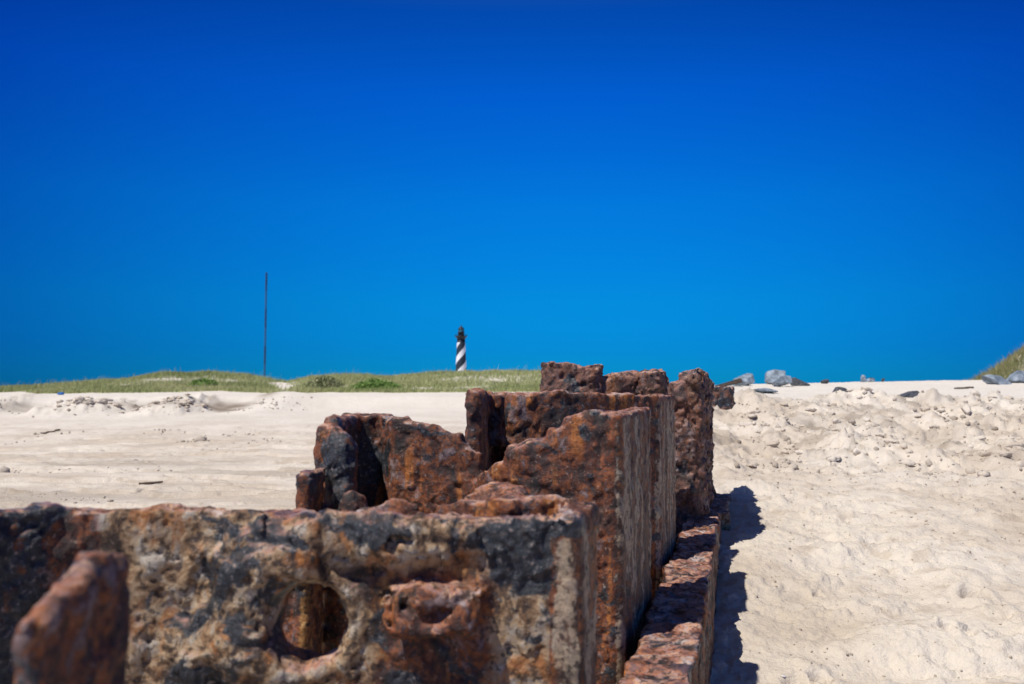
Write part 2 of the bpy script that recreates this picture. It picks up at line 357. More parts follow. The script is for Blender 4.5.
def build_ground():
    ys = np.concatenate([np.linspace(-4, 1.0, 40)[:-1], np.exp(np.linspace(0, math.log(12), 580))[:-1],
                         12*np.exp(np.linspace(0, math.log(80/12), 190))[:-1], 80*np.exp(np.linspace(0, math.log(6000/80), 40))])
    tau = np.linspace(-1, 1, 961); tx = .40*tau+.60*tau**3
    Yg, Tg = np.meshgrid(ys, tx, indexing='ij'); Wd = np.where(Yg > 0, Yg*.95, 0)+2.2
    X = (Tg*Wd).ravel(); Y = Yg.ravel()
    Z = chunked(lambda x, y, z: height(x, y), X, Y, Y)
    a = lateral(X, Y); ww = sst(-.5, -.2, a)
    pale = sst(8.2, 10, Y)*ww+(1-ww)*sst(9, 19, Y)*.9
    hsum = X*0
    for hx, hy, hr_, hh in HEAPS: hsum = hsum+np.exp(-((X-hx)/(hr_*.75))**4)
    yc = 17.9+.25*noise3(X*.8, X*0, X*0, 15); dm = (1-ww)*1.4*np.exp(-((Y-yc)/.5)**4)*sst(-4.6, -5.6, X)*np.clip(1-hsum, 0, 1)*(.5+.5*sst(-8, -7.6, X))*(.75+.5*noise3(X*3, Y*6, X*0, 16))  # dark band under the scarp lip: damp layer and lip shadow painted together
    dm = dm+.9*np.exp(-(((X+5.38)/.22)**2+((Y-19.0)/.5)**2))  # shade of a hollow painted into the sand colour; no pit is dug
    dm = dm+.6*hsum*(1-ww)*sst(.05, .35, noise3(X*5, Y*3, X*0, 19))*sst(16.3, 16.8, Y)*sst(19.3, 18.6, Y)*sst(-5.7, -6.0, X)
    dm = dm+.45*ww*sst(5.4, 6.4, Y)*sst(9.4, 8.8, Y)*sst(.15, .55, fbm(X, Y, Y*0, 3.5, 4, 58))
    dm = dm+.45*sst(.15, .5, fbm(X, Y, Y*0, .8, 3, 55))*sst(5.5, 6.5, Y)*sst(10, 8.6, Y)*ww*0.6
    dm = dm+.35*(1-ww)*sst(.1, .5, fbm(X*.5, Y*1.4, Y*0, .5, 3, 56))*sst(12, 8, Y)
    n, mm = Yg.shape; i = np.arange(n*mm).reshape(n, mm)
    Q = np.stack([i[:-1, :-1], i[:-1, 1:], i[1:, 1:], i[1:, :-1]], -1).reshape(-1, 4)
    return tag(mesh_np('beach_sand', np.stack([X, Y, Z+HC], 1), Q, SAND, True, None, {'pale': np.clip(pale, 0, 1), 'damp_shade': np.clip(dm, 0, 1)}), kind='structure')
build_ground()

# ------------------------------------------------------------------ sheet piling
def pt(px, y):                       # ground-plan position of a feature seen at column px, y metres ahead
    return ((px-512)/F*y, y)
def wall_sdf(pts, tops, th, bottom, k=.012):
    """slab that follows a plan polyline; tops = height at each vertex, th = half thickness (value or list)"""
    P = np.array(pts, float); T = np.array(tops, float); H = np.full(len(P), th, float) if np.isscalar(th) else np.array(th, float)
    def f(x, y, z):
        best = None
        for i in range(len(P)-1):
            a, b = P[i], P[i+1]; d = b-a; L = d@d
            t = np.clip(((x-a[0])*d[0]+(y-a[1])*d[1])/L, 0, 1)
            q = np.hypot(x-a[0]-t*d[0], y-a[1]-t*d[1])-(H[i]*(1-t)+H[i+1]*t)
            top = z-(T[i]*(1-t)+T[i+1]*t)
            s = smax(q, top, k)
            best = s if best is None else smin(best, s, .01)
        return np.maximum(best, bottom-z)
    return f
def ell(c, r):
    def f(x, y, z):
        q = np.sqrt(((x-c[0])/r[0])**2+((y-c[1])/r[1])**2+((z-c[2])/r[2])**2); return (q-1)*min(r)
    return f
def union(fs, k=.015):
    def f(x, y, z):
        s = fs[0](x, y, z)
        for g in fs[1:]: s = smin(s, g(x, y, z), k)
        return s
    return f
def rust_disp(seed, A=1.0, streak=None, big=1.0):
    def d(x, y, z):
        wx = x+.010*noise3(x*24, y*24, z*24, seed+1); wz = z+.010*noise3(x*24+9, y*24, z*24, seed+2)
        n1 = fbm(wx, y, wz, 10, 3, seed)
        s = .0065*big*n1+.0028*fbm(x, y, z, 70, 2, seed+9)
        n2 = fbm(wx*1.3, y, wz, 21, 3, seed+5)
        s = s-.0035*sst(.05, .12, n2)-.0035*sst(.32, .38, n2)                       # scabs of layered scale
        p = noise3(wx*30, y*30, wz*30, seed+30); s = s+.0055*sst(.30, .5, p)        # pits
        if streak is not None:
            m = streak(x, y, z); sv = .0012*fbm(x, y, z*.2, 16, 2, seed+50); s = s*(1-.42*m)+sv*m
        return A*s
    return d
WG = 'rusted sheet piles of the old beach groin'
A_F = -.24                                             # outer face of the piling, measured across the wall
def on_face(y):                                        # point of the outer face y metres ahead
    return ((A_F+y*SA)/CA, y)
# --- pile 1: nearest wide web with the lifting hole
c0 = pt(568, 1.242)
p1 = [(-.93, .86), (-.645, 1.21), pt(200, 1.262), pt(370, 1.262), (c0[0]-.002, c0[1]+.024), (pt(600, 1.53)[0]-.002, 1.50)]
w1 = wall_sdf(p1, [-.125, -.154, -.164, -.176, -.176, -.158], [.020, .022, .022, .024, .022, .022], -.72)
fill1 = wall_sdf([pt(462, 1.42), (c0[0]-.088, 1.41), (pt(600, 1.45)[0]-.105, 1.45)], [-.164, -.160, -.161], [.075, .10, .095], -.72)
lump1 = union([ell((-.195, 1.40, -.20), (.075, .06, .05)), ell((-.12, 1.45, -.185), (.07, .07, .045)), ell((-.03, 1.46, -.19), (.07, .07, .035))], .02)
nod = union([ell((pt(437, 1.22)[0], 1.222, -.287), (.058, .032, .022)), ell((pt(415, 1.22)[0], 1.222, -.312), (.035, .030, .022)), ell((pt(462, 1.22)[0], 1.222, -.305), (.026, .028, .026)), ell((pt(432, 1.22)[0], 1.216, -.322), (.045, .026, .012))], .008)
crust1 = union([ell((-.385, 1.24, -.30), (.045, .035, .075)), ell((-.37, 1.235, -.36), (.07, .035, .05)), ell((-.33, 1.235, -.385), (.05, .03, .03)), ell((-.35, 1.23, -.235), (.08, .03, .035)), ell((-.46, 1.24, -.375), (.06, .025, .05)), ell((-.20, 1.235, -.20), (.16, .022, .03))], .02)
def f1(x, y, z):
    s = smin(w1(x, y, z), fill1(x, y, z), .02); rg = np.sqrt((np.hypot(x+.287, (z+.323)*.93)-.064)**2+(y-1.24)**2)-.012; s = smin(s, rg, .012); s = smin(s, lump1(x, y, z), .025); s = smin(s, nod(x, y, z), .01); s = smin(s, crust1(x, y, z), .02)
    h = np.hypot(x+.287, (z+.323)*.93)-.052-.02*np.clip(1.25-y, 0, .05)/.05*.6
    s = smax(s, np.where(y < 1.36, -h, .2), .012)
    s = smax(s, -ell((pt(444, 1.2)[0], 1.190, -.299), (.020, .024, .008))(x, y, z), .004)
    s = smax(s, -ell((pt(435, 1.22)[0], 1.208, -.385), (.052, .030, .052))(x, y, z), .006)
    s = smax(s, -ell((pt(490, 1.22)[0], 1.21, -.212), (.035, .02, .013))(x, y, z), .01)
    s = smax(s, -ell((pt(405, 1.22)[0], 1.21, -.203), (.03, .02, .010))(x, y, z), .01)
    return s
flange1 = lambda x, y, z: sst(-.275, -.25, lateral(x, y))*sst(-.19, -.215, z)
def at1(x, y, z):
    fr = sst(1.30, 1.25, y)*sst(-.62, -.56, x)*(1-flange1(x, y, z))
    sc = .62*sst(-.05, -.02, x)*sst(-.36, -.24, z)*fr + .5*sst(-.225, -.195, z)*fr*sst(-.42, -.3, x)
    sc = sc+.10*fr+.60*np.exp(-(((x+.385)/.07)**2+((z+.28)/.10)**2))*fr+.85*sst(-.61, -.65, x)+.45*np.exp(-(((x+.44)/.10)**2+((z+.40)/.04)**2))  # includes shade painted on the left web turned from the sun
    oc = np.exp(-((np.hypot((x+.11), (z+.32)*1.1)-.085)/.032)**2)*.62*fr*sst(-.19, -.24, z)+.45*fr*sst(-.34, -.40, z)*sst(-.62, -.5, x)*(.5+.5*noise3(x*14, y*14, z*14, 5))
    nb = np.exp(-(((x+.108)/.082)**4+((z+.34)/.085)**4))
    return {'crust': np.clip(fr*.66*(1-nb)-.25*(1-fr), 0, 1), 'ochre': oc*(1-nb*.6), 'streak': flange1(x, y, z), 'scale': np.clip(sc*(1-nb)+.27*nb, 0, 1)}
o = sdf_object('sheet_pile', (-.98, .82, -.74), (.19, 1.62, -.08), .0036, f1, rust_disp(11, .66, flange1), RUST, .035, at1)
tag(o, 'nearest wide rusted sheet pile with a round lifting hole and tan crust', 'sheet pile', WG)
def generic_at(crust=0, ochre=0, scale=.18, face_streak=True, top=-.05):
    def g(x, y, z):
        st = sst(-.262, -.245, lateral(x, y))*sst(top, top-.03, z) if face_streak else x*0
        return {'crust': x*0+crust, 'ochre': x*0+ochre, 'streak': st, 'scale': x*0+scale}
    return g
# --- pile 0: blurred spike right in front of the camera
w0 = wall_sdf([(-.344, .62), (-.350, .68), (-.353, .73), (-.355, .765)], [-.160, -.150, -.133, -.142], [.008, .010, .011, .010], -.72, .016)
o = sdf_object('sheet_pile', (-.40, .54, -.74), (-.30, .82, -.09), .004, w0, rust_disp(71, .55), RUST, .03, generic_at(0, 0, .34, False))
tag(o, 'broken rust-brown sheet pile spike closest to the camera at lower left', 'sheet pile', WG)
# --- pile 2: rounded web with hollow curl on the left, flange on the right
fl2a, fl2b = on_face(1.79), on_face(2.27)
p2 = [pt(304, 1.70), pt(316, 1.80)]
w2a = wall_sdf([pt(306, 1.69), pt(318, 1.80)], [-.150, -.150], [.014, .016], -.72)
w2b = wall_sdf([pt(331, 1.86), pt(345, 1.83)], [-.052, -.072], [.030, .028], -.72, .045)
w2c = wall_sdf([pt(334, 1.90), pt(352, 2.08), pt(385, 2.12)], [-.045, -.045, -.045], [.022, .020, .022], -.72)
w2d = wall_sdf([pt(385, 2.12), pt(402, 2.0), pt(432, 1.97), pt(455, 1.96), pt(474, 1.95)], [-.045, -.050, -.066, -.086, -.125], [.018, .02, .02, .018, .018], -.72)
w2e = wall_sdf([pt(474, 1.95), pt(500, 1.90), pt(530, 1.87)], [-.200, -.150, -.105], [.02, .024, .024], -.72)
w2f = wall_sdf([pt(522, 1.86), pt(552, 1.85)], [-.105, -.10], .032, -.72)
w2g = wall_sdf([pt(575, 1.84), (fl2a[0]-.018, 1.82), (fl2b[0]-.022, 2.20)], [-.040, -.038, -.026], [.026, .024, .022], -.72)
w2i = wall_sdf([pt(293, 1.72), pt(306, 1.72)], [-.25, -.215], [.012, .014], -.72)
sh2 = union([ell((pt(500, 1.72)[0], 1.74, -.21), (.06, .05, .035)), ell((pt(470, 1.72)[0], 1.72, -.24), (.06, .05, .03)), ell((pt(400, 1.7)[0], 1.72, -.28), (.1, .05, .05)), ell((pt(350, 1.7)[0], 1.74, -.225), (.025, .03, .03))], .02)
base2 = wall_sdf([pt(352, 1.86), pt(440, 1.85), pt(540, 1.83)], [-.30, -.25, -.24], [.02, .03, .03], -.72)
w2h = wall_sdf([pt(535, 1.86), pt(560, 1.85), pt(590, 1.83)], [-.10, -.07, -.026], .026, -.72)
def f2(x, y, z):
    s = w2a(x, y, z)
    for g, k in ((w2b, .01), (w2c, .015), (w2d, .015), (w2e, .02), (w2f, .02), (w2h, .02), (w2g, .015), (sh2, .02), (w2i, .01)): s = smin(s, g(x, y, z), k)
    return s
def at2(x, y, z):
    st = sst(-.262, -.245, lateral(x, y))*sst(-.03, -.06, z)
    dark = .75*np.exp(-(((x-pt(338, 1.83)[0])/.05)**2+((z+.13)/.07)**2))+.22*sst(1.97, 2.03, y)*sst(-.25, -.28, x)  # blue-black curl face; shade of the recess behind it painted in too
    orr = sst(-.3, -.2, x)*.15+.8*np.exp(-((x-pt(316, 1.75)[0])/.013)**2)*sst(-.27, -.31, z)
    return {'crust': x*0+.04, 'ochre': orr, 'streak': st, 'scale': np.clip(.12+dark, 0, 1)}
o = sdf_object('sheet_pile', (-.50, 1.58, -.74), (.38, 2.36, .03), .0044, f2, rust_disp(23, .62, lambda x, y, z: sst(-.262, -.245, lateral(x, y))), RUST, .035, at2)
tag(o, 'second rusted sheet pile with a hollow rounded curl standing left against the sand', 'sheet pile', WG)
# --- pile 3
f3a, f3b = on_face(2.62), on_face(3.08)
w3a = wall_sdf([pt(474, 2.20), pt(478, 2.34)], [.018, .016], [.020, .020], -.72, .02)
w3b = wall_sdf([pt(478, 2.34), pt(486, 2.62), pt(508, 2.66)], [.010, .012, .014], .02, -.72)
w3d = wall_sdf([pt(495, 2.50), pt(498, 2.52)], [.005, .0], .022, -.14)
w3c = wall_sdf([pt(516, 2.42), pt(560, 2.45), pt(620, 2.55), (f3a[0]-.018, 2.64), (f3b[0]-.022, 3.0)], [.010, .010, .007, .004, .006], [.026, .024, .024, .024, .022], -.72)
def f3(x, y, z):
    s = w3a(x, y, z)
    for g in (w3b, w3c, w3d): s = smin(s, g(x, y, z), .015)
    # left edge is torn away towards the bottom
    return smax(s, -((x-pt(466, 2.2)[0])-np.clip(-z, 0, .3)*.10+.0)*1.0-.0, .01) if False else s
o = sdf_object('sheet_pile', (-.16, 2.12, -.74), (.62, 3.14, .07), .0055, f3, rust_disp(37, .68, lambda x, y, z: sst(-.262, -.245, lateral(x, y))), RUST, .035, generic_at(0, .14, .20, True, .0))
tag(o, 'third rusted sheet pile with a dark vertical slot behind its thin left edge', 'sheet pile', WG)
# --- pile 4: highest, box-shaped top on the left
w4 = wall_sdf([pt(554, 3.22), pt(589, 3.2)], [.124, .114], [.045, .05], -.72, .012)
w4b = wall_sdf([pt(596, 3.24), pt(625, 3.27), pt(648, 3.28)], [.070, .088, .085], [.05, .055, .05], -.72, .03)
w4c = wall_sdf([pt(652, 3.22), pt(655, 3.24)], [.10, .10], [.048, .045], -.72, .03)
f4 = union([w4, w4b, w4c], .015)
o = sdf_object('sheet_pile', (.02, 3.08, -.74), (.66, 3.44, .19), .006, f4, rust_disp(41, 1.1), RUST2, .04, generic_at(.16, 0, .10, False))
tag(o, 'tallest rusted sheet pile with a square reddish top against the blue sky', 'sheet pile', WG)
# --- pile 5: eroded last one by the beam end
w5 = wall_sdf([pt(676, 3.55), pt(690, 3.56), pt(697, 4.05), pt(701, 4.58)], [.055, .105, .102, .070], [.035, .045, .045, .045], -.72, .035)
o = sdf_object('sheet_pile', (.58, 3.42, -.74), (1.16, 4.86, .21), .0068, w5, rust_disp(53, 1.5, None, 1.7), RUST2, .06, generic_at(.18, 0, .16, False))
tag(o, 'heavily pitted brown sheet pile beside the far end of the beam', 'sheet pile', WG)
# --- remnant further up the slope
w6 = wall_sdf([pt(715, 8.75), pt(728, 8.75)], [.105, .10], [.055, .055], -.45, .02)
o = sdf_object('sheet_pile', (1.96, 8.6, -.5), (2.36, 8.9, .19), .009, w6, rust_disp(57, 1.2), RUST2, .05, generic_at(.15, 0, .55, False))
tag(o, 'short dark stub of sheet pile half buried near the top of the sand slope', 'sheet pile', WG)

# ------------------------------------------------------------------ horizontal beam (waler)
def wf(a, s): return (a*CA+s*SA, -a*SA+s*CA)
def beam_sdf(a0, a1, s0, s1, top, depth, r=.012):
    def f(x, y, z):
        a = lateral(x, y); s = x*SA+y*CA
        tp = top+.012*noise3(s*9, a*2, s*0, 5)+.006*noise3(s*30, a*5, s*0, 6)
        ea = a1+.008*noise3(s*7, s*0, s*0, 8)+.006*noise3(s*22, s*0, s*0, 9)
        e0 = a0+.008*noise3(s*8, s*0+3, s*0, 8)
        return smax(smax(smax(a-ea, e0-a, r), smax(s-s1, s0-s, r), r), smax(z-tp, top-depth-z, r), r)
    return f
bat = lambda x, y, z: {'crust': x*0+.10, 'ochre': x*0+.20, 'streak': x*0, 'scale': x*0+.36}
bd = lambda x, y, z: .6*rust_disp(61, 1.0)(x, y, z)+.006*noise3((x*CA-y*SA)*6, (x*SA+y*CA)*26, z*10, 90)
o = sdf_object('waler_beam', (-.10, .55, -.86), (.95, 3.95, -.43), .0055, beam_sdf(-.213, -.090, .62, 3.92, -.505, .32), bd, RUST, .03, bat)
tag(o, 'long low rusted beam with orange ridges running beside the sheet piles', 'beam')
o = sdf_object('waler_beam', (.72, 3.65, -.74), (1.28, 4.95, -.42), .007, beam_sdf(-.20, -.055, 4.02, 4.80, -.518, .20), bd, RUST2, .03, lambda x, y, z: {'crust': x*0+.6, 'ochre': x*0, 'streak': x*0, 'scale': x*0})
tag(o, 'short sand-dusted beam piece at the far end of the long rusted beam', 'beam')

# loose scale and rubble between beam and piles
def blob(c, r, seed, sub=3, amp=.25, flat=1.0, freq=1.2, planes=5):
    import bmesh
    bm = bmesh.new(); bmesh.ops.create_icosphere(bm, subdivisions=sub, radius=1)
    P = np.array([v.co[:] for v in bm.verts]); Fc = np.array([[v.index for v in f.verts] for f in bm.faces]); bm.free()
    n = fbm(P[:, 0]+seed*3.1, P[:, 1]+seed, P[:, 2], freq, 4, seed)
    P = P*(1+amp*n)[:, None]
    rg = np.random.RandomState(seed)
    for _ in range(planes):                                # flat fracture planes
        d = rg.normal(size=3); d /= np.linalg.norm(d); k = (.36 if planes > 8 else .5)+.28*rg.rand(); s = P@d
        P = P-np.outer(np.maximum(s-k, 0)*flat, d)
    return P*np.array(r)+np.array(c), Fc
Vs, Fs, n0 = [], [], 0
for i in range(420):
    s = random.uniform(1.6, 4.6); a = random.uniform(-.245, -.205) if s < 2.9 else random.uniform(-.27, -.19)
    q = wf(a, s); r = random.uniform(.006, .018)*(1 if s < 2.9 else 1.3); zt = -.66+.05*min(max(s-1.8, 0), 2.2)+random.uniform(-.02, .035)
    P, Fc = blob((q[0], q[1], zt+HC), (r, r*random.uniform(.7, 1.3), r*random.uniform(.5, .9)), i+5, 2)
    Vs.append(P); Fs.append(Fc+n0); n0 += len(P)
tag(mesh_np('rust_rubble', np.concatenate(Vs), np.concatenate(Fs), RUST2, False, None, None), 'crumbled rust flakes and grit in the gap between beam and piles', 'rubble', None, 'stuff')

# loose sand crumbs on slope, heaps and beach
Vs, Fs, n0 = [], [], 0
protoP, protoF = blob((0, 0, 0), (1, 1, 1), 3, 1, .35)
rng = np.random.RandomState(4)
xs, ys, rs = [], [], []
for i in range(2600):
    y = rng.uniform(5.4, 9.8) if i < 1900 else rng.uniform(1.7, 6)
    x = rng.uniform((y*SA-.02)/CA, y*.66); xs.append(x); ys.append(y); rs.append(min(.05, .0065*(1+rng.pareto(2.3))) if i < 1900 else min(.0045*y/2, .0012*y*(1+rng.pareto(2.6))*.7))
for hx, hy, hr_, hh in HEAPS:
    for i in range(60):
        xs.append(hx+rng.normal()*hr_*.55); ys.append(hy-.35+rng.normal()*.4); rs.append(min(.07, .016*(1+rng.pareto(2.2))))
for cx, cy, k in ((50, 440, 26), (165, 438, 16), (192, 446, 22), (236, 440, 16), (75, 471, 9), (126, 470, 6), (88, 500, 14), (20, 470, 12), (155, 470, 8), (28, 494, 14), (215, 452, 8), (262, 446, 14), (10, 446, 6)):
    Y0 = .6*F/(cy-397)
    for i in range(k): ys.append(Y0*(1+rng.normal()*.02)); xs.append((cx-512)/F*Y0+rng.normal()*.012*Y0); rs.append(.0015*Y0*(1+rng.pareto(2.5)*.6))
for i in range(700):
    y = rng.uniform(1.8, 5.5); ys.append(y); xs.append(rng.uniform((y*SA+.03)/CA, y*.66)); rs.append(.0007*y*(1+min(rng.pareto(2.0), 3)))
xs, ys, rs = map(np.array, (xs, ys, rs)); zs = height(xs, ys)
for i in range(len(xs)):
    th = rng.uniform(0, 6.28); c, s_ = math.cos(th), math.sin(th); sc = rng.uniform(.6, 1.2, 3)*rs[i]; sc[2] *= .7
    P = protoP*sc; P = np.stack([P[:, 0]*c-P[:, 1]*s_, P[:, 0]*s_+P[:, 1]*c, P[:, 2]], 1)+np.array([xs[i], ys[i], zs[i]+HC+rs[i]*.15])
    Vs.append(P); Fs.append(protoF+n0); n0 += len(P)
V = np.concatenate(Vs)
tag(mesh_np('sand_clods', V, np.concatenate(Fs), SAND, True, None, {'pale': np.zeros(len(V)), 'damp_shade': np.repeat(rng.uniform(0, .7, len(xs)), len(protoP))}), 'crumbled clods of sand scattered over the slope and heaps', 'sand clods', None, 'stuff')

Vs, Fs, n0 = [], [], 0; rng = np.random.RandomState(9)
bigp = [blob((0, 0, 0), (1, 1, 1), 30+i, 3, .38, .8, 1.6, 4) for i in range(7)]
xs, ys, rs = [], [], []
for i in range(120):
    y = rng.uniform(5.8, 9.3); xs.append(rng.uniform((y*SA-.02)/CA, y*.66)); ys.append(y); rs.append(rng.uniform(.022, .05)*(1.7 if rng.rand() > .86 else 1))
for hx, hy, hr_, hh in HEAPS[:2]:
    for i in range(46): xs.append(hx+rng.normal()*hr_*.55); ys.append(hy-.25+rng.normal()*.28); rs.append(rng.uniform(.03, .085))
xs, ys, rs = map(np.array, (xs, ys, rs)); zs = height(xs, ys)
for i in range(len(xs)):
    P0, F0 = bigp[i % 7]; th = rng.uniform(0, 6.28); c, s_ = math.cos(th), math.sin(th); sc = np.array([rng.uniform(.9, 1.7), rng.uniform(.6, 1), rng.uniform(.4, .75)])*rs[i]
    P = P0*sc; P = np.stack([P[:, 0]*c-P[:, 1]*s_, P[:, 0]*s_+P[:, 1]*c, P[:, 2]], 1)+np.array([xs[i], ys[i], zs[i]+HC+rs[i]*rng.uniform(-.05, .25)])
    Vs.append(P); Fs.append(F0+n0); n0 += len(P)
V = np.concatenate(Vs)
tag(mesh_np('sand_lumps', V, np.concatenate(Fs), SAND, True, None, {'pale': np.zeros(len(V)), 'damp_shade': np.zeros(len(V))}), 'larger half buried lumps of packed sand on the slope and slumped bank', 'sand clods', None, 'stuff')

# ------------------------------------------------------------------ rocks on the crest
def hz(x, y): return float(height(np.array([x], float), np.array([y], float))[0])
def rock(px, y, wpx, hpx, mat, seed, label, group, sink=.25, depth=.9, name='boulder', tilt=0, dz=0):
    x = (px-512)/F*y; wd = 1.22*wpx/F*y/2; hh = 1.25*hpx/F*y
    P, Fc = blob((0, 0, 0), (wd*1.08, wd*depth, hh*(1+sink)/1.7), seed, 4, .07, 1.0, 2.2, 11)
    if tilt:
        c, s = math.cos(tilt), math.sin(tilt); P = np.stack([P[:, 0]*c-P[:, 2]*s, P[:, 1], P[:, 0]*s+P[:, 2]*c], 1)
    P[:, 2] += -P[:, 2].max()+hh
    o = mesh_np(name, P, Fc, mat, False); o.location = (x, y, hz(x, y)+HC+dz); tag(o, label, 'rock', group); return o
RG = 'rocks lying along the top of the sand slope'
rock(742, 19, 30, 10, ROCK_PALE, 3, 'pale grey rock with dark timber leaning on its left side', RG)
rock(776, 19.8, 26, 11.5, ROCK_PALE, 8, 'rounded grey boulder, highest rock on the crest', RG)
rock(784, 18.0, 25, 9, ROCK_PALE, 12, 'angular light blue-grey boulder in front of the rounded one', RG, tilt=.25)
rock(798, 18.4, 18, 7, ROCK_DARK, 15, 'dark low rock touching the right side of the angular boulder', RG)
rock(764, 14.5, 24, 4.5, ROCK_PALE, 19, 'flat white-grey stone half buried below the big boulders', RG)
rock(824, 19.6, 11, 3.5, ROCK_DARK, 22, 'small dark stone right of the big boulders on the skyline', RG)
rock(841, 12.6, 20, 7, ROCK_DARK, 27, 'half buried triangular dark stone with grey top', RG, .1, dz=.02)
rock(862, 20.2, 6, 6, ROCK_PALE, 33, 'small upright pale stone on the skyline', RG)
rock(869, 20.2, 12, 3.6, ROCK_PALE, 37, 'low pale stone beside the small upright one on the skyline', RG)
rock(882.5, 20.2, 4.5, 3.2, ROCK_DARK, 41, 'tiny black stone alone on the skyline', RG)
rock(995, 17.5, 26, 8, ROCK_PALE, 52, 'blue-grey rock at the foot of the grassy dune on the right', RG, tilt=-.2)
rock(1016, 18, 30, 10, ROCK_PALE, 57, 'pale blue rock at the right edge below the grassy dune', RG, tilt=.15)
# dark wedge stone
def prism(name, pts, y0, y1, mat, loc, seed=1, amp=.004):
    import bmesh
    bm = bmesh.new(); A = [bm.verts.new((p[0], y0, p[1])) for p in pts]; B = [bm.verts.new((p[0]*.96, y1, p[1]*.9)) for p in pts]; n = len(pts)
    bm.faces.new(A); bm.faces.new(B[::-1])
    for i in range(n): bm.faces.new((A[i], B[i], B[(i+1) % n], A[(i+1) % n]))
    bmesh.ops.recalc_face_normals(bm, faces=bm.faces); bmesh.ops.bevel(bm, geom=bm.edges[:], offset=amp*3, segments=2, affect='EDGES')
    bmesh.ops.triangulate(bm, faces=bm.faces); bmesh.ops.subdivide_edges(bm, edges=bm.edges, cuts=3, use_grid_fill=True)
    for v in bm.verts:
        c = np.array([v.co[:]])*1.0; n_ = fbm(c[:, 0], c[:, 1], c[:, 2], 14, 3, seed)[0]; v.co += v.co.normalized()*float(n_)*amp*1.5
    me = bpy.data.meshes.new(name); bm.to_mesh(me); bm.free(); me.materials.append(mat)
    o = bpy.data.objects.new(name, me); COL.objects.link(o); o.location = loc; return o
y = 11.2; x = (905-512)/F*y
o = prism('boulder', [(-.165, -.03), (.15, -.03), (.155, .035), (.11, .095), (.0, .05)], -.12, .14, ROCK_DARK, (x, y, hz(x, y)+HC+.02), 5)
tag(o, 'black wedge-shaped rock lying alone on the pale sand', 'rock', RG)
y = 18.6; x = (724-512)/F*y
o = prism('timber', [(-.42, -.10), (-.40, -.03), (.36, .20), (.38, .10)], -.10, .10, WOOD, (x, y, hz(x, y)+HC+.0), 9, .006)
tag(o, 'dark plank sloping up onto the pale grey rock', 'timber')

# ------------------------------------------------------------------ sticks, shells, blue bundle
def stick(x, y, L, r, ang, label, seed, bend=.15):
    rg = np.random.RandomState(seed); n = 14; V = []; Fq = []
    for i in range(n):
        t = i/(n-1)-.5; cx = x+t*L*math.cos(ang)-bend*L*t*t*math.sin(ang); cy = y+t*L*math.sin(ang)+bend*L*t*t
        cz = hz(cx, cy)+HC+r*.9+max(0, t)*L*.06; rr = r*(1-.5*abs(t))*(.85+.3*rg.rand())
        for k in range(7):
            a = k/7*6.283; V.append((cx-math.sin(ang)*rr*math.cos(a), cy+math.cos(ang)*rr*math.cos(a), cz+rr*math.sin(a)))
    for i in range(n-1):
        for k in range(7): Fq.append((i*7+k, i*7+(k+1) % 7, (i+1)*7+(k+1) % 7, (i+1)*7+k))
    o = mesh_np('driftwood_stick', np.array(V), np.array(Fq), STICK); tag(o, label, 'stick', 'driftwood sticks on the sand'); return o
stick(-6.6, 12.2, .26, .018, .5, 'thin dark stick lying on the far left beach below the slumped heap', 3)
stick(-2.55, 6.05, .16, .010, .15, 'short dark stick on the smooth left beach just above the near sheet pile', 5)
stick(8.5, 16.0, .35, .02, -.1, 'brown twig on the pale sand near the right dune', 11)
stick(8.9, 13.2, .24, .011, -.2, 'thin twig on pale sand below the blue-grey rock', 14)
for i, (x, y, r, lab) in enumerate([(.755, 2.42, .007, 'small white shell on the sand by the lower shadow edge'), (1.02, 5.05, .012, 'white shell on sand beyond the end of the beam')]):
    P, Fc = blob((0, 0, 0), (r, r*.8, r*.5), 70+i, 3, .1); o = mesh_np('shell', P, Fc, SHELL); o.location = (x, y, hz(x, y)+HC+r*.2); tag(o, lab, 'shell')
y = 40; x = (62-512)/F*y
P, Fc = blob((0, 0, 0), (.17, .12, .09), 90, 3, .25); o = mesh_np('bundle', P, Fc, BLUE, True); o.location = (x, y, hz(x, y)+HC+.05)
tag(o, 'small blue bundle lying on the sand in front of the grassy dune', 'bundle')

